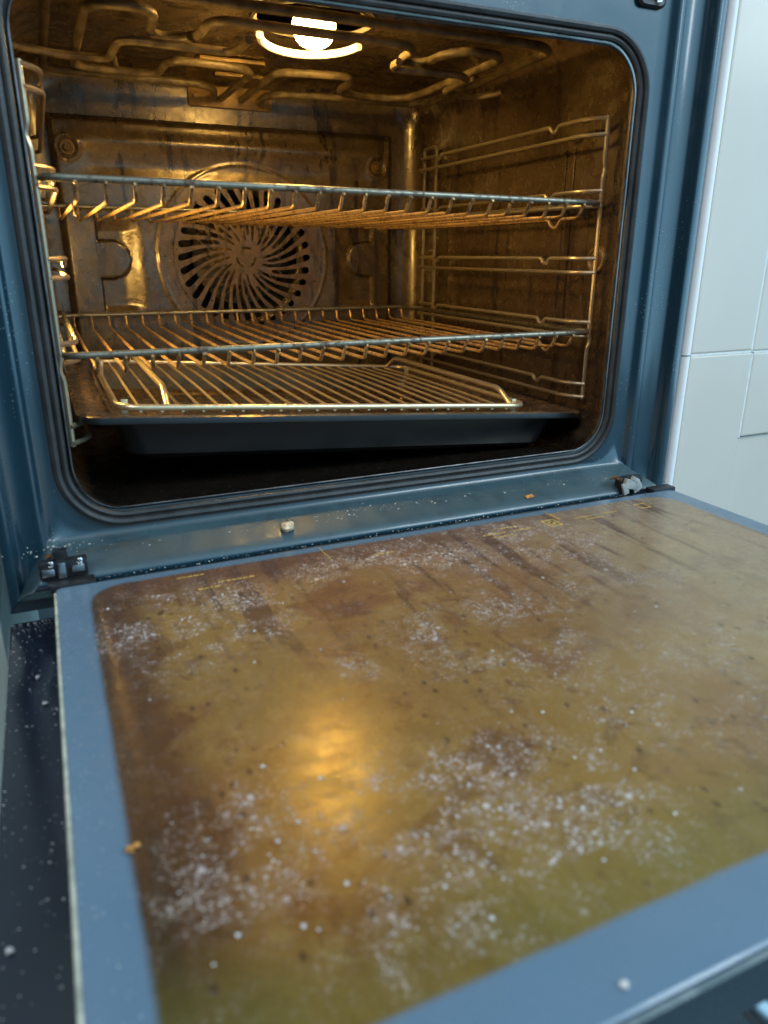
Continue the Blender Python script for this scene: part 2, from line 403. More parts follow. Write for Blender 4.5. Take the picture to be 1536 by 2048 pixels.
def lump(bm, c, r, flat=.6, jag=.35, sub=2, mi=0):
    q = bmesh.ops.create_icosphere(bm, subdivisions=sub, radius=1)
    ph = [random.uniform(0, 6) for _ in range(6)]; rot = Matrix.Rotation(random.uniform(0, 6), 3, 'Z')
    sx, sy = random.uniform(.7, 1.3), random.uniform(.7, 1.3)
    for v in q['verts']:
        p = v.co.copy(); k = 1 + jag * (math.sin(3 * p.x + ph[0]) * math.sin(4 * p.y + ph[1]) + .6 * math.sin(7 * p.z + ph[2] + 3 * p.x)) * .6
        p *= k; p = Vector((p.x * sx, p.y * sy, p.z * flat)); p = rot @ p
        v.co = Vector(c) + p * r
    for f in {f for v in q['verts'] for f in v.link_faces}: f.material_index = mi

# ================================================================== SETTING
bm = new(); box(bm, (0, 0, -.9), (12, 12, .1)); fl = obj('floor', bm, M_FLOOR, smooth=False); tag(fl, None, None, kind='structure')

# tiled wall beside the oven
TW = thing('tiled_wall', 'pale grey tiled wall with white edge strip right of the oven', 'wall', (.30, -.01, 0))
def tile(x0, x1, z0, z1, y, name='tile'):
    bm = new(); box(bm, ((x0 + x1) / 2 - .30, y + .005, (z0 + z1) / 2), (x1 - x0, .010, z1 - z0), .0018)
    return obj(name, bm, M_TILE, TW, False)
tile(.3115, .3917, .1487, .74, 0); tile(.3115, .3937, -.45, .1465, .0002)
tile(.3935, .70, .1477, .74, 0.0003); tile(.3957, .70, .0600, .1459, 0); tile(.3957, .70, -.45, .0590, .0035)
bm = new(); box(bm, (.20, .0145, .145), (.398, .016, 1.19)); obj('grout', bm, M_GROUT, TW, False)
for c, d in (((.0520, .0050, .1476), (.0805, .0086, .0024)), ((.2460, .0050, .1468), (.3055, .0086, .0020)), ((.0926, .0050, .444), (.0020, .0086, .592)), ((.0948, .0050, .103), (.0022, .0086, .0875))):
    bm = new(); box(bm, c, d); obj('grout_joint', bm, M_GROUT, TW, False)
for z0, z1 in ((.1483, .74), (-.45, .1469)):
    bm = new()
    prof = [(.0113, .0095)] + [(.0058 + .0054 * math.sin(R(a)), .0048 - .0072 * math.cos(R(a))) for a in range(80, -81, -16)] + [(.0003, .0095)]
    loft(bm, [[(px, py, z) for px, py in prof] for z in (z0, z1)], cap0=True, cap1=True)
    obj('edge_strip', bm, M_WHITE, TW)
# cabinet side left of the oven
bm = new(); box(bm, (-.62, .20, -.05), (.63, .41, 1.5), .002)
cb = obj('cabinet_side', bm, M_CAB); tag(cb, 'pale cabinet panel showing as a sliver left of the oven', 'cabinet')

# ================================================================== OVEN
OV = thing('built_in_oven', 'open blue enamel built-in oven with dirty glass door lowered', 'oven', (0, 0, 0))
# ---- front frame: swept profile from the gasket seat out to the flange
GX0, GX1, GZ0, GZ1 = -.2565, .2315, .0518, .4072
seg, per = 10, 24
inn = rrect(GX0, GX1, GZ0, GZ1, .046, seg, per); mid = rrect(GX0 - .0085, GX1 + .0135, GZ0 - .0055, GZ1 + .15, .004, seg, per); outr = rrect(-.2975, .2985, 0, .575, .002, seg, per)
side = [(0, 0), (.06, -.0012), (.11, -.0036), (.15, -.0050), (.19, -.0052), (.26, -.0040), (.40, -.0026), (.52, -.0026), (.62, -.0032), (.695, -.0052), (.715, -.0090), (.735, -.0124), (.765, -.0138), (.83, -.0138), (.96, -.0118), (1, -.0098), (1, .03)]
bott = [(0, -.0010), (.03, -.0040), (.09, -.0120), (.16, -.0220), (.22, -.0300), (.26, -.0345), (.30, -.0372), (.34, -.0385), (.39, -.0388), (.44, -.0380), (.47, -.0365), (.50, -.0345), (.58, -.0270), (.68, -.0190), (.80, -.0130), (1, -.0100), (1, .03)]
N = len(inn)
def bweight(i):
    p = inn[i]
    if p[1] > GZ0 + .046: return 0.0
    if GX0 + .046 <= p[0] <= GX1 - .046: return 1.0
    return sstep(.040, .006, p[1] - GZ0)
loops = [[(p[0], .004, p[1]) for p in inn], [(p[0], 0, p[1]) for p in inn]]
loops += [[(a[0] * .6 + b[0] * .4, 0, a[1] * .6 + b[1] * .4) for a, b in zip(inn, mid)]]
for j in range(len(side)):
    L = []
    for i in range(N):
        wb = bweight(i); t = side[j][0] * (1 - wb) + bott[j][0] * wb; y = side[j][1] * (1 - wb) + bott[j][1] * wb
        a, b = mid[i], outr[i]
        L.append((a[0] + (b[0] - a[0]) * t, y, a[1] + (b[1] - a[1]) * t))
    loops.append(L)
bm = new(); loft(bm, loops); FR = obj('front_frame', bm, M_ENAMEL, OV)
FR.data.set_sharp_from_angle(angle=R(60))
# latch socket in the top right corner
bm = new(); loft(bm, [[(x, y, z) for x, z in rrect(.2105 + d, .2395 - d, .4235 + d, .4500 - d, .006, 5, 3)] for d, y in ((0, .002), (0, -.0025), (.0016, -.0040), (.0040, -.0030), (.0040, -.0003))], cap1=True)
lt = obj('latch_socket', bm, M_BLACK, OV)
bm = new(); tube(bm, fillet([(.2335, -.004, .440), (.2335, -.004, .428), (.2285, -.004, .427)], .003), .0012); obj('latch_spring', bm, M_STEEL, lt)
# ---- gasket: outer rubber tube, inner bead, metal clip edge
def ring_pts(d, y, r=.046): return [(x, y, z) for x, z in rrect(GX0 + d, GX1 - d, GZ0 + d, GZ1 - d, max(.01, r - d), 12, 10)]
bm = new(); tube(bm, ring_pts(.0026, -.0018), .0031, 8, True); tube(bm, ring_pts(.0078, -.0005), .0025, 8, True); gk = obj('gasket', bm, M_RUBBER, OV)
bm = new(); tube(bm, ring_pts(.0120, .002), .0011, 6, True); obj('gasket_clip', bm, M_LIP, gk)
# ---- cavity liner
CX0, CX1, CZ0, CZ1 = -.2520, .2368, .0565, .434
def sec(y, dx0, dx1, dz0, dz1, r): return [(x, y, z) for x, z in rrect(CX0 + dx0, CX1 - dx1, CZ0 + dz0, CZ1 - dz1, r, 10, 14)]
secs = [sec(.0, .0075, .0173, .0080, .0390, .036), sec(.006, .0072, .0168, .0075, .0385, .036), sec(.012, .003, .006, .003, .034, .040), sec(.020, 0, .001, 0, .026, .042), sec(.045, 0, 0, 0, .002, .042), sec(.06, 0, 0, 0, 0, .042)]
for k in range(1, 8): secs.append(sec(.06 + .332 * k / 8, 0, 0, 0, 0, .040))
for k in range(7):
    a = R(90 * k / 6); d = .034 * (1 - math.cos(a)); secs.append(sec(.396 + .034 * math.sin(a), d, d, d * .8, d * .5, .034))
secs.append(sec(.431, .062, .067, .046, .055, .01))
bm = new(); loft(bm, secs); CV = obj('cavity_liner', bm, M_CAV, OV)
# floor pan seam and side seams: shallow welded strips
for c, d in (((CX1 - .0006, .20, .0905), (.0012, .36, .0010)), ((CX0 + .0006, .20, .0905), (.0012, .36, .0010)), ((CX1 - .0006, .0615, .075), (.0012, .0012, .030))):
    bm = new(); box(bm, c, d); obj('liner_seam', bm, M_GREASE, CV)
# side wall pressings: raised upright ribs and round bosses
def boss(c, axis, r=.0145, name='screw', par=CV, s=1):
    bm = new()
    prof = [(r, .0), (r, .0012), (r * .93, .0026), (r * .80, .0026), (r * .70, .0010), (r * .55, .0008), (r * .50, .0030), (r * .34, .0042), (r * .16, .0042), (r * .13, .0022), (0.0001, .0020)]
    lathe(bm, [(a, -s * b) for a, b in prof], c, axis, 28)
    return obj(name, bm, M_PLATE, par)
boss((CX1, .049, .2337), 'x', .012); boss((CX1, .385, .2333), 'x', .009)
for y in (.095, .108, .345):
    bm = new(); box(bm, (CX1 - .0004, y, .25), (.0016, .0035, .17), .0006); obj('wall_rib', bm, M_CAV, CV)
# ---- back panel: height field with fan grille opening
PX0, PX1, PZ0, PZ1, PY = -.2168, .1935, .070, .3825, .4195
FCX, FCZ, FR_OUT, FR_HOLE = -.0075, .2345, .1055, .0835
def ph(x, z):
    h = 0
    e = min(x - PX0, PX1 - x, z - PZ0, PZ1 - z); h -= .006 * (1 - sstep(0, .007, e))              # turned edge
    h += .0042 * math.exp(-((z - .358) / .0085) ** 2) * sstep(PX0 + .01, PX0 + .04, x) * sstep(PX1 - .01, PX1 - .04, x)
    h -= .0022 * math.exp(-((z - .332) / .010) ** 2) * sstep(PX0 + .02, PX0 + .05, x) * sstep(PX1 - .02, PX1 - .05, x)
    r = math.hypot(x - FCX, z - FCZ)
    h += .0013 * math.exp(-((r - FR_OUT) / .0018) ** 2) + .0006 * sstep(FR_OUT + .001, FR_OUT - .006, r)
    for s, xa, xb, bite in ((1, -.1805, -.1275, (-.166, .2325, .0205)), (-1, .1105, .1650, (.151, .2325, .0205))):
        if s > 0: px = sstep(xa - .0015, xa + .0015, x) * (1 - sstep(xb - .030, xb + .0005, x) ** 1.0)
        else: px = (1 - sstep(xb - .0015, xb + .0015, x)) * sstep(xa - .0005, xa + .030, x)
        pz = sstep(.168, .182, z) * (1 - sstep(.262, .280, z))
        d = math.hypot(x - bite[0], z - bite[1]) - bite[2]
        inl = abs(z - bite[1]) < bite[2] and ((x < bite[0]) if s > 0 else (x > bite[0]))
        bt = 0 if inl else sstep(-.0012, .0018, d)
        if (x < bite[0] if s > 0 else x > bite[0]) : bt = sstep(-.0012, .0018, abs(z - bite[1]) - bite[2])
        h -= .0058 * px * pz * bt
    for sx, sz in ((-.2000, .3490), (.1720, .3445)):
        r = math.hypot(x - sx, z - sz); h += .0020 * math.exp(-((r - .0125) / .0022) ** 2) - .0016 * sstep(.0115, .008, r)
    return h
bm = new(); st = .0016; nx = int((PX1 - PX0) / st); nz = int((PZ1 - PZ0) / st); grid = {}
def gv(i, k):
    if (i, k) not in grid:
        x = PX0 + (PX1 - PX0) * i / nx; z = PZ0 + (PZ1 - PZ0) * k / nz; grid[i, k] = bm.verts.new((x, PY - ph(x, z), z))
    return grid[i, k]
for i in range(nx):
    for k in range(nz):
        x = PX0 + (PX1 - PX0) * (i + .5) / nx; z = PZ0 + (PZ1 - PZ0) * (k + .5) / nz
        if math.hypot(x - FCX, z - FCZ) < FR_HOLE + .002: continue
        bm.faces.new((gv(i, k), gv(i + 1, k), gv(i + 1, k + 1), gv(i, k + 1)))
BP = obj('back_panel', bm, M_CAV, OV)
md = BP.modifiers.new('thick', 'SOLIDIFY'); md.thickness = .0012; md.offset = 0
boss((-.2000, PY + .0012, .3490), 'y', .0078, par=BP); boss((.1720, PY + .0012, .3445), 'y', .0078, par=BP)
# ---- fan grille: disc with swirled slots, cut as true holes
def spline_loop(cu, pts):
    s = cu.splines.new('POLY'); s.points.add(len(pts) - 1); s.use_cyclic_u = True
    for p, q in zip(s.points, pts): p.co = (q[0], q[1], 0, 1)
cu = bpy.data.curves.new('g', 'CURVE'); cu.dimensions = '2D'; cu.fill_mode = 'BOTH'; cu.extrude = .0005
spline_loop(cu, [((FR_HOLE + .0045) * math.cos(2 * math.pi * k / 96), (FR_HOLE + .0045) * math.sin(2 * math.pi * k / 96)) for k in range(96)])
NS = 32
for q in range(NS):
    a0 = 2 * math.pi * q / NS
    r0 = .0205 if q % 2 == 0 else (.027 if q % 4 == 1 else .036); r1 = .0795
    def cen(t):
        r = r0 + (r1 - r0) * t; f = (r - .02) / .06
        a = a0 - R(24) * max(0, 1 - f) ** 1.3
        return r * math.cos(a), r * math.sin(a), r
    Lp, Rp = [], []
    for k in range(9):
        t = k / 8; x, y, r = cen(t); x2, y2, _ = cen(min(1.02, t + .02)); x1, y1, _ = cen(t - .02)
        d = Vector((x2 - x1, y2 - y1)).normalized(); nrm = Vector((-d.y, d.x))
        wd = .0011 + .0029 * max(0, (r - .02) / .06) ** .9
        Lp.append((x + nrm.x * wd, y + nrm.y * wd)); Rp.append((x - nrm.x * wd, y - nrm.y * wd))
    x, y, r = cen(1); x1, y1, _ = cen(.97); d = Vector((x - x1, y - y1)).normalized(); nrm = Vector((-d.y, d.x)); wd = .0040
    cap = [(x + (nrm.x * math.cos(R(a)) + d.x * math.sin(R(a))) * wd, y + (nrm.y * math.cos(R(a)) + d.y * math.sin(R(a))) * wd) for a in range(20, 161, 20)]
    spline_loop(cu, Lp + cap + Rp[::-1])
for a0 in (90, 210, 330):
    po = [(.0128 * math.cos(R(a0 + a)), .0128 * math.sin(R(a0 + a))) for a in range(-32, 33, 8)]; pi_ = [(.0100 * math.cos(R(a0 + a)), .0100 * math.sin(R(a0 + a))) for a in range(32, -33, -8)]
    spline_loop(cu, po + pi_)
co = bpy.data.objects.new('g', cu); C.objects.link(co)
dg = bpy.context.evaluated_depsgraph_get(); me = bpy.data.meshes.new_from_object(co.evaluated_get(dg)); bpy.data.objects.remove(co)
me.transform(Matrix.Translation((FCX, PY - .0022, FCZ)) @ Matrix.Rotation(R(90), 4, 'X')); me.materials.clear(); me.materials.append(M_CAV)
me.name = 'fan_grille'; me.polygons.foreach_set('use_smooth', [False] * len(me.polygons)); FG = bpy.data.objects.new('fan_grille', me); C.objects.link(FG); FG.parent = OV
# fan chamber, impeller and ring element behind the grille
bm = new(); loft(bm, [[(x, y, z) for x, z in rrect(FCX - .115, FCX + .115, FCZ - .115, FCZ + .115, .05, 8, 6)] for y in (.4312, .480)], cap1=True); obj('fan_chamber', bm, M_SOOT, OV)
bm = new(); lathe(bm, [(.058, 0), (.058, .0015), (.0001, .0015)], (FCX, .462, FCZ), 'y', 40)
for k in range(22):
    a = 2 * math.pi * k / 22; rot = Matrix.Rotation(-a, 3, 'Y') @ Matrix.Rotation(R(18), 3, 'Z')
    box(bm, Vector((FCX, .4525, FCZ)) + Matrix.Rotation(-a, 3, 'Y') @ Vector((.046, 0, 0)), (.024, .018, .0012), 0, 0, Matrix.Rotation(-a + R(25), 3, 'Y'))
lathe(bm, [(.011, -.010), (.011, 0), (.0001, 0)], (FCX, .458, FCZ), 'y', 20)
fan = obj('fan', bm, M_PLATE, OV, False)
bm = new()
for rr, yy in ((.083, .450), (.083, .462)): tube(bm, [(FCX + rr * math.cos(R(a)), yy, FCZ + rr * math.sin(R(a))) for a in range(0, 360, 6)], .0032, 8, True)
obj('ring_element', bm, M_ELEM, OV)
# ---- grill element on the ceiling
EZ = .410
HE_out = [(-.032, .428), (-.044, .374), (-.062, .356), (-.114, .353), (-.200, .349), (-.2165, .338), (-.2165, .095), (-.203, .078), (-.149, .077), (-.025, .077), (.121, .078), (.182, .080), (.198, .093), (.199, .108), (.206, .250), (.206, .345), (.192, .362), (.158, .364), (.106, .362), (.036, .371), (.020, .388), (.020, .428)]
HE_in = [(-.024, .428), (-.0235, .344), (-.023, .292), (-.034, .273), (-.070, .265), (-.100, .265), (-.109, .278), (-.110, .322), (-.122, .333), (-.178, .331), (-.190, .318), (-.190, .134), (-.180, .117), (-.156, .114), (-.142, .124), (-.139, .146), (-.138, .176), (-.128, .188), (-.108, .186), (-.099, .172), (-.099, .140), (-.090, .124), (-.043, .124), (.050, .125), (.076, .130), (.086, .142), (.087, .166), (.092, .180), (.106, .184), (.116, .172), (.118, .140), (.132, .122), (.162, .123), (.175, .137), (.177, .300), (.172, .332), (.150, .346), (.118, .345), (.088, .332), (.084, .318), (.083, .282), (.070, .262), (.040, .264), (.006, .270), (-.002, .283), (-.002, .334), (0, .428)]
bm = new()
tube(bm, fillet([(x, y, EZ) for x, y in HE_out], .016, 5), .0038, 10)
tube(bm, fillet([(x, y, EZ + .0005) for x, y in HE_in], .014, 5), .0038, 10)
HE = obj('heating_element', bm, M_ELEM, OV)
for pts in ([(-.2510, .226, .404), (-.236, .232, .402), (-.205, .244, .4015), (-.165, .243, .4015), (-.163, .178, .4015), (-.152, .171, .4015), (-.072, .177, .4015), (-.067, .160, .4015), (-.067, .131, .4015)], [(.2360, .228, .404), (.222, .254, .402), (.205, .252, .4015), (.172, .243, .4015), (.164, .180, .4015), (.150, .169, .4015), (.082, .172, .4015), (.074, .160, .4015), (.074, .146, .4015)]):
    bm = new(); tube(bm, fillet(pts, .009, 4), .0034, 8); obj('element_holder', bm, M_ELEM, HE)
bm = new()
for x0, x1, z0, z1 in ((-.062, .037, .4005, .4235),):
    loft(bm, [[(x, y, z) for x, z in rrect(x0 + d, x1 - d, z0 + d, z1 - d, .003, 3, 2)] for y, d in ((.4296, 0), (.4268, 0), (.4262, .0006))], cap1=True)
for x in (-.054, .029): lathe(bm, [(.0035, 0), (.0035, -.002), (.002, -.0026), (.0001, -.0026)], (x, .4266, .412), 'y', 14)
obj('mounting_plate', bm, M_PLATE, HE)
bm = new(); box(bm, (-.010, .380, .4255), (.062, .012, .004), .001); box(bm, (-.03, .350, .4310), (.07, .03, .004), .001); obj('data_plate', bm, M_PLATE, HE)
# hooks hanging from the ceiling
for x, y in ((-.146, .372), (.215, .262)):
    bm = new(); tube(bm, [(x, y, .436), (x + .002, y - .002, .418), (x + .004, y - .003, .404)], .0028, 8); obj('ceiling_stud', bm, M_ELEM, HE)
# ceiling embossed ridge in front of the lamp
bm = new(); tube(bm, fillet([(-.20, .135, .4345), (-.06, .130, .4345), (.03, .130, .4345), (.045, .145, .4345), (.19, .140, .4345)], .02), .0035, 8); obj('ceiling_ridge', bm, M_CAV, CV)
# ---- lamp
LX, LY = .0010, .166
bm = new(); lathe(bm, [(.0150, .4336), (.0178, .4315), (.0188, .4280), (.0188, .4250), (.0180, .4205), (.0158, .4158), (.0124, .4122), (.007, .4096), (.0001, .4086)], (LX, LY, 0), 'z', 32)
LM = obj('oven_lamp', bm, M_LAMP, OV)
bm = new(); tube(bm, [(LX + .0035 + .0480 * math.cos(R(a)), LY + .010 + .046 * math.sin(R(a)), .4165 + .004 * (1 - math.sin(R(a)))) for a in range(12, 170, 6)], .0034, 10); obj('lamp_collar', bm, M_WHITE, LM)
bm = new(); lathe(bm, [(.0560, .4338), (.0555, .4318), (.0530, .4312), (.0500, .4338)], (LX + .003, LY + .008, 0), 'z', 48); obj('lamp_seat', bm, M_BAR, LM)
# second lamp, set in the left wall behind the runner
bm = new(); lathe(bm, [(.0225, 0), (.0225, .0012), (.0190, .0045), (.0110, .0062), (.0001, .0066)], (CX0 + .0002, .150, .2317), 'x', 28)
SL = obj('side_lamp', bm, M_LAMP, OV)
bm = new(); lathe(bm, [(.0300, 0), (.0300, .0030), (.0265, .0042), (.0235, .0030), (.0230, 0)], (CX0 + .0002, .150, .2317), 'x', 36); obj('lamp_collar', bm, M_STEEL, SL)
# ---- side runners
def runner(xw, xr, name, left):
    s = -1 if left else 1
    f = .038; bm = new()
    tube(bm, fillet([(xw, .357, .0720), (xw, .357, .365), (xw, .389, .365), (xw, .389, .0700)], .004, 4), .0021, 8)
    o = obj(name, bm, M_RAIL, OV)
    bm = new()
    tube(bm, fillet([(xw, f, .3535), (xw, f, .322), (xw, f, .318), (xw + s * .0025, f + .001, .311), (xw, f, .304), (xw, f, .166), (xw + s * .0022, f, .160), (xw, f + .001, .153), (xw, f + .001, .104)], .004, 3), .0021, 8)
    obj('front_wire', bm, M_RAIL, o)
    for z, up in ((.3515, 1), (.3386, 0), (.2926, 1), (.2800, 0), (.2350, 1), (.2225, 0), (.1776, 1), (.1645, 0), (.1190, 1), (.1063, 0)):
        b2 = new(); pts = [(xw, f - .001, z), (xr + s * .004, f + .010, z), (xr, f + .020, z)]
        if up: pts += [(xr, .092, z), (xr, .096, z - .0048), (xr, .101, z - .0048), (xr, .105, z), (xr, .322, z), (xr, .326, z - .0045), (xr, .331, z - .0045), (xr, .335, z)]
        pts += [(xr, .378, z), (xw - s * .002, .392, z)] if not up else [(xr, .372, z), (xw, .3885, z)]
        tube(b2, fillet(pts, .006, 3), .0019, 8); obj('rail', b2, M_RAIL, o)
    return o
runner(.2260, .2135, 'rack_runner', False); runner(-.2410, -.2285, 'rack_runner', True)
# ---- hinges
def hinge(x, mirror, name='hinge'):
    bm = new()
    box(bm, (x, -.036, .0395), (.030, .008, .012), .001); box(bm, (x - .001, -.0360, .0475), (.009, .007, .011), .001)
    h = obj(name, bm, M_BLACK, OV)
    bm = new(); box(bm, (x - .001, -.0412, .0400), (.0050, .004, .011), .0007); box(bm, (x + .009, -.0408, .0398), (.008, .003, .005), .0008); box(bm, (x - .0095, -.0408, .0390), (.008, .003, .005), .0008)
    obj('hinge_arm', bm, M_STEEL, h)
    bm = new(); box(bm, (x + .001, -.0445, .0325), (.024, .012, .0022), .0006); obj('hinge_bracket', bm, M_BLACK, h)
    for dx in (-.0075, .0105):
        bm = new(); lathe(bm, [(.0021, 0), (.0021, -.0007), (.0014, -.0012), (.0001, -.0012)], (x + dx, -.0395, .0442), 'y', 14); obj('screw', bm, M_STEEL, h)
    return h
hl = hinge(-.2585, False)
bm = new()
for c, r in (((-.266, -.030, .0465), .0032), ((-.262, -.031, .0475), .0028), ((-.2585, -.031, .0472), .0022), ((-.272, -.028, .0350), .0034), ((-.2725, -.029, .031), .0024)): lump(bm, c, r, .5, .5)
obj('rust_patch', bm, M_RUST, hl)
hr = bpy.data.objects.new('tmp', None); bpy.data.objects.remove(hr)
bm = new(); box(bm, (.228, -.035, .0375), (.026, .008, .014), .001); hr = obj('hinge', bm, M_BLACK, OV)
bm = new()
for c, s, a in (((.226, -.0410, .0385), (.017, .004, .009), 12), ((.219, -.0412, .0350), (.006, .003, .011), -18), ((.2335, -.0408, .0345), (.010, .003, .007), -25), ((.229, -.0420, .0430), (.009, .003, .004), 30)):
    box(bm, c, s, .0008, 0, Matrix.Rotation(R(a), 3, 'Y'))
obj('broken_cover', bm, M_GREY, hr)
bm = new()
for c, r in (((.2115, -.036, .0450), .0032), ((.2155, -.037, .0432), .0030), ((.2195, -.038, .0418), .0024), ((.2400, -.040, .0325), .0024), ((.2085, -.034, .0440), .002)): lump(bm, c, r, .55, .5)
obj('rust_patch', bm, M_RUST, hr)
# ---- door, lowered; built flat in its own space then tipped at the hinge edge
DR_TILT = 0.0
def dobj(name, bm, mat, par, smooth=True): return obj(name, bm, mat, par, smooth)
bm = new()
loft(bm, [[(x, y, z) for x, y in rrect(-.2668 + d, .2668 - d, -.3795 + d, .0 - d * .3, .004, 4, 8)] for z, d in ((-.0250, .008), (-.0250, .0015), (-.0245, .0), (-.0050, 0), (-.0042, .0005))], cap0=True, cap1=True)
DOOR = obj('door', bm, M_ENAMEL, OV); DOOR.location = (0, -.0500, .0318); DOOR.rotation_euler = (DR_TILT, 0, 0)
bm = new()
loft(bm, [[(x, y, z) for x, y in rrect(-.2650 + d, .2650 - d, -.3780 + d, -.0015 - d, .004, 5, 8)] for z, d in ((-.0041, 0), (-.0008, 0), (0, .0010))], cap1=True)
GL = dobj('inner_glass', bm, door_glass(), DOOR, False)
# cream bead imitating the light caught on the pane's bevelled edge
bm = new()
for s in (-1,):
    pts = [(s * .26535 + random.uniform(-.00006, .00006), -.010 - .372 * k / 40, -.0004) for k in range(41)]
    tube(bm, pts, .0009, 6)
dobj('edge_highlight', bm, M_CREAM, DOOR)
# black hinge-side corner caps and channel
for x0, x1 in ((-.2680, -.2400), (.2440, .2700)):
    bm = new(); box(bm, ((x0 + x1) / 2, .0035, -.0010), (x1 - x0, .0115, .0060), .0012); dobj('corner_cap', bm, M_BLACK, DOOR)
bm = new(); box(bm, (0.002, .0022, -.0050), (.482, .0044, .0065), .0010); dobj('hinge_channel', bm, M_LIP, DOOR)
# front edge, outer pane, handle
bm = new(); loft(bm, [[(x, y, z) for y, z in ((-.3787, -.0012), (-.3803, -.0022), (-.3817, -.0205), (-.3785, -.0225))] for x in (-.2665, .2665)], cap0=True, cap1=True); dobj('front_trim', bm, M_ENAMEL, DOOR)
bm = new(); loft(bm, [[(x, y, z) for x, y in rrect(-.2975 + d, .2975 - d, -.3520 + d, .0235 - d, .003, 4, 8)] for z, d in ((-.0385, .001), (-.0380, 0), (-.0325, 0), (-.0315, .001))], cap0=True, cap1=True)
OP = dobj('outer_pane', bm, M_DARK, DOOR)
bm = new(); tube(bm, [(-.2968 + .0003, .020 - .37 * k / 6, -.0316) for k in range(7)], .0006, 6); dobj('pane_edge', bm, M_STEEL, DOOR)
bm = new(); tube(bm, fillet([(-.041, -.345, -.037), (-.041, -.352, -.052), (-.036, -.362, -.066), (-.018, -.368, -.076), (.03, -.368, -.078), (.20, -.368, -.078), (.222, -.368, -.076), (.240, -.362, -.066), (.245, -.352, -.052), (.245, -.345, -.037)], .014, 6), .0055, 12)
HD = dobj('handle', bm, M_STEEL, DOOR)
# printed marks on the glass near the hinge, each line of print its own part
def bar(x0, x1, y, wd=.0015):
    bm = new(); x = x0
    while x < x1:
        e = min(x + random.uniform(.0015, .0042), x1)
        box(bm, ((x + e) / 2, y + random.uniform(-.0002, .0002), .00006), (e - x, wd, .00006)); x = e + random.uniform(.0006, .0012)
    dobj('printed_line', bm, M_PRINT, DOOR, False)
for x0, x1, y in ((.062, .079, -.026), (.069, .086, -.034), (.040, .062, -.034), (.046, .066, -.041), (.132, .150, -.030), (.139, .158, -.036), (.160, .176, -.030), (-.190, -.172, -.018), (-.166, -.140, -.035), (-.18, -.165, -.041), (-.052, -.036, -.034)): bar(x0, x1, y)
def outline(cx, cy, a, b, t, dot):
    bm = new()
    loft(bm, [[(cx + sx * (a - d), cy + sy * (b - d), z) for sx, sy in ((1, 1), (-1, 1), (-1, -1), (1, -1))] for d, z in ((0, .00002), (0, .0001), (t, .0001), (t, .00002))])
    if dot:
        lathe(bm, [(.0030, .00003), (.0030, .00009), (.0019, .00009), (.0019, .00003)], (cx, cy, 0), 'z', 16)
        box(bm, (cx + .001, cy - .0016, .00008), (.0035, .0009, .00006))
    dobj('printed_symbol', bm, M_PRINT, DOOR, False)
outline(.1075, -.0315, .0063, .0071, .0013, True); outline(.206, -.028, .0055, .0057, .0011, False)
for x in (-.084, .1180):
    bm = new(); tube(bm, [(x, -.006, .00005), (x + .0007, -.028, .00005)], .0004, 4); dobj('printed_line', bm, M_PRINT, DOOR, False)

# ================================================================== RACKS
def make_rack():
    root = thing('wire_rack', 'upper wire shelf with rods seen from below, level with the fan', 'oven rack', group='wire racks in the oven')
    hx, f, b = .2300, .030, .402
    bm = new()
    tube(bm, fillet([(-hx, b - .010, 0), (-hx, f, 0), (hx, f, 0), (hx, b - .010, 0)], .013, 6), .0026, 10)
    tube(bm, fillet([(-hx, b - .012, 0), (-hx + .001, b - .004, 0), (-hx + .018, b, .0015), (hx - .018, b, .0015), (hx - .001, b - .004, 0), (hx, b - .012, 0)], .008, 5), .0024, 10)
    obj('frame', bm, M_BAR, root)
    for i in range(23):
        x = -.2085 + .01895 * i; dz = -.0125 - random.uniform(0, .0012)
        bm = new(); e = i in (0, 22)
        pts = [(x, f, -.0030), (x, f + .0006, -.0045), (x + random.uniform(-.0006, .0006), f + .0045, dz + .001), (x, f + .009, dz)]
        if e: pts += [(x, f + .030, dz), (x, f + .036, dz - .0075), (x, f + .043, dz - .0075), (x, f + .049, dz)]
        pts += [(x + random.uniform(-.0008, .0008), (f + b) / 2, dz - random.uniform(0, .0008)), (x, b - .012, dz), (x, b - .005, dz + .001), (x, b - .001, -.0015), (x, b, .0)]
        tube(bm, fillet(pts, .004, 3), .00148, 8)
        # weld bead under the front bar
        lump(bm, (x, f - .0022, -.0024), .0017, 1, .2, 1)
        obj('rod', bm, M_WIRE, root)
    # stop rods linking rails
    return root
def copy_tree(o, parent=None):
    c = o.copy(); C.objects.link(c)
    if parent: c.parent = parent
    for ch in list(o.children): copy_tree(ch, c)
    return c
rk = make_rack(); rk2 = copy_tree(rk)
rk.location = (-.0085, 0, .2838); rk.rotation_euler = (R(.15), R(.5), 0)
rk2.location = (-.0085, 0, .1700); rk2.rotation_euler = (R(-.05), R(.12), 0)
rk2['label'] = 'middle wire shelf with rods seen from above, over the baking tray'

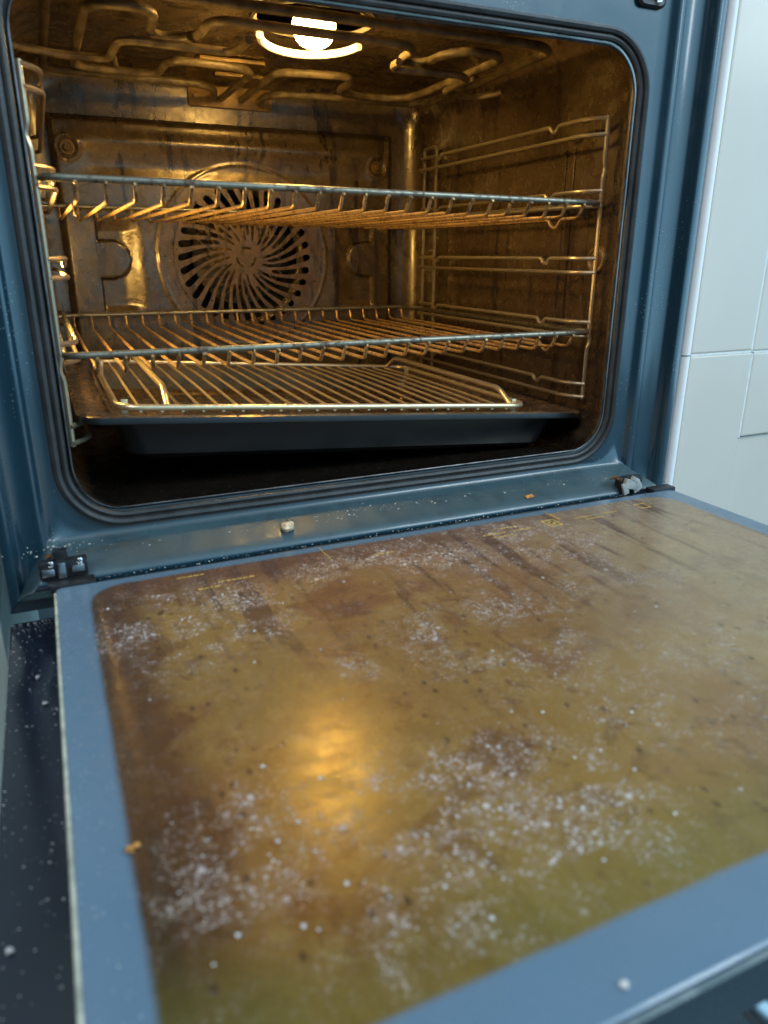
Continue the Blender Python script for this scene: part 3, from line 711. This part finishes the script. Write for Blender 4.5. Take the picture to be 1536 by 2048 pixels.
# ================================================================== TRAY + GRID (tray has slipped off its right-hand rail)
TILT = R(4.25); TC = Vector((-.0085, .210, .1092))
TR = thing('baking_tray', 'black enamel baking tray lying askew on the lowest rail', 'baking tray', TC, (0, TILT, 0))
def tl(x0, x1, y0, y1, r, z): return [(x, y, z) for x, y in rrect(x0, x1, y0, y1, r, 8, 8)]
bx0, bx1, by0, by1 = -.2290, .2375, -.1800, .1720
def inset(d, dy, r, z): return tl(bx0 + d, bx1 - d, by0 + dy, by1 - dy, r, z)
bm = new()
rings = [inset(.0004, .0004, .018, -.0050), inset(0, 0, .018, -.0030), inset(.0006, .0006, .018, -.0004), inset(.0030, .0030, .017, .0010), inset(.012, .007, .016, .0004), inset(.024, .011, .015, .0002), inset(.028, .0135, .014, -.0020), inset(.037, .0180, .018, -.0310), inset(.043, .0230, .018, -.0350), inset(.053, .033, .018, -.0358)]
loft(bm, rings, cap1=True); obj('tray_inside', bm, M_TRAYIN, TR)
bm = new()
rings = [inset(.0004, .0004, .018, -.0052), inset(.0030, .0030, .017, -.0042), inset(.024, .010, .015, -.0016), inset(.0270, .0128, .014, -.0035), inset(.0360, .0170, .018, -.0320), inset(.042, .0225, .018, -.0364), inset(.053, .033, .018, -.0372)]
loft(bm, rings, cap1=True)
# thin outer skin of the rim so the front edge reads as black enamel
loft(bm, [inset(.0004, .0004, .018, -.0052), inset(-.0003, -.0003, .018, -.0048), inset(-.0004, -.0004, .018, -.0028), inset(.0003, .0003, .018, -.0001)])
obj('tray_body', bm, M_TRAYOUT, TR)
GR = thing('roasting_grid', 'shiny fine wire grid lying inside the black baking tray', 'roasting grid', TC + Vector((0, 0, 0)), (0, TILT, 0))
gx0, gx1, gy0, gy1, gz = -.1995, .1690, -.1725, .1050, .0062
bm = new(); tube(bm, fillet([(gx0, gy0, gz), (gx1, gy0, gz), (gx1, gy1, gz), (gx0, gy1, gz)], .020, 7, True), .0026, 10, True); obj('frame', bm, M_GRID, GR)
for x in (gx0 + .036, gx1 - .020):
    bm = new(); tube(bm, fillet([(x, gy0, gz + .001), (x, gy0 + .022, gz + .013), (x, gy1 - .020, gz + .013), (x, gy1, gz + .001)], .008, 4), .0026, 10); obj('carrier_bar', bm, M_GRID, GR)
for i in range(22):
    x = gx0 + .012 + .0156 * i + .0045
    bm = new(); tube(bm, [(x, gy0 - .0015, gz - .0022), (x + random.uniform(-.0006, .0006), gy0 + .10, gz - .0008), (x, gy1 - .08, gz - .0006), (x, gy1 + .0015, gz - .0022)], .00125, 8); obj('rod', bm, M_GRID, GR)
for x, y in ((gx0 + .006, gy0 + .012), (gx1 - .008, gy0 + .012), (gx0 + .006, gy1 - .03), (gx1 - .008, gy1 - .03)):
    bm = new(); box(bm, (x, y, gz - .0040), (.005, .0012, .0170), .0004); obj('foot', bm, M_GRID, GR)

# ================================================================== CRUMBS
def ledge(x):  # a point on the frame's sloping lower ledge
    return Vector((x, -.0265, .0385))
bm = new(); lump(bm, (0, 0, 0), .0050, .7, .22, 3); c = obj('bread_crumb', bm, M_TOAST, loc=(-.0985, -.0250, .0408)); tag(c, 'largest pale bread crumb on the lower ledge of the frame', 'crumb', 'crumbs on the oven')
bm = new(); box(bm, (0, 0, 0), (.0085, .0042, .0008), .0003, 0, Matrix.Rotation(R(20), 3, 'X') @ Matrix.Rotation(R(8), 3, 'Z')); c = obj('orange_flake', bm, M_ORANGE, loc=(.1215, -.0295, .0372)); tag(c, 'thin orange flake on the right part of the lower ledge', 'crumb', 'crumbs on the oven')
bm = new(); lump(bm, (0, 0, 0), .0020, .6, .5, 2); lump(bm, (.0026, .001, 0), .0013, .6, .4, 2); c = obj('orange_flake', bm, M_ORANGE, loc=(-.2455, -.3055, .0330)); tag(c, 'small orange crumb by the left border of the glass', 'crumb', 'crumbs on the oven')
dt = 0.0
for x, y, r, lab in ((-.2900, -.302, .0024, 'oblong white crumb lowest on the dark outer door pane'), (-.2800, -.108, .0026, 'white crumb near the hinge end of the dark outer pane'), (-.2762, -.139, .0022, 'round white crumb beside the pane edge below the hinge')):
    z = .0318 + (-.05 - y) * dt - .0315 + .001
    bm = new(); lump(bm, (0, 0, 0), r * .6, .6, .35, 2); c = obj('white_crumb', bm, M_DUST, loc=(x, y, z)); tag(c, lab, 'crumb', 'crumbs on the oven')
bm = new(); lump(bm, (0, 0, 0),   .0013, .5, .3, 2); c = obj('white_crumb', bm, M_DUST, loc=(-.1165, -.4205, .0325)); tag(c, 'lone cream crumb on the blue front border of the door', 'crumb', 'crumbs on the oven')
# dust on the outer pane, the ledge and the glass: nobody could count it
bm = new()
def grain(p, r, mi=0): lump(bm, p, r, .6, .3, 1, mi)
for k in range(330):
    y = -.03 - .30 * random.random() ** 2.2; x = random.uniform(-.2965, -.2685)
    grain((x, y, .0318 + (-.05 - y) * dt - .0313), random.choice((.00015, .0002, .0002, .00025, .0003, .00045)))
for k in range(520):
    x = random.uniform(-.25, .22) if random.random() < .5 else random.gauss(-.02, .05); x = max(-.25, min(.22, x))
    t = random.random() ** .6; grain((x, -.004 - .028 * t, .0466 - .0127 * t - .0003 + .0003), random.choice((.0002, .0002, .0003, .0003, .0004, .0008)), random.choice((0, 0, 1)))
for k in range(170):
    y = -.06 - .34 * random.random(); x = random.uniform(-.264, -.247); grain((x, y, .0322 + (-.05 - y) * dt), random.choice((.0001, .0002, .0002, .0003)))
for k in range(150):
    x = random.uniform(-.262, .235); grain((x, random.uniform(-.0485, -.0440), .0315), random.choice((.0002, .0003, .0004, .0006)), random.choice((0, 1, 1)))
for k in range(60):
    grain((random.gauss(-.258, .012), random.uniform(-.0300, -.0080), .0478 - .0010), random.choice((.0002, .0003, .0005, .0008)), random.choice((0, 1)))
for cx, cy, sx_, sy_, n in ((-.095, -.345, .040, .028, 70), (-.207, -.320, .022, .026, 35), (-.200, -.135, .030, .026, 45), (.030, -.112, .07, .030, 45), (-.05, -.21, .08, .05, 35)):
    for k in range(n):
        x, y = random.gauss(cx, sx_), random.gauss(cy, sy_)
        if -.243 < x < .24 and -.40 < y < -.064: grain((x, y, .0319), random.choice((.0003, .0004, .0004, .0005, .0006, .0009)))
cr = obj('crumb_dust', bm, [M_DUST, M_CRUMB]); tag(cr, 'fine pale crumb dust scattered over ledge and door edge', 'crumbs', kind='stuff')
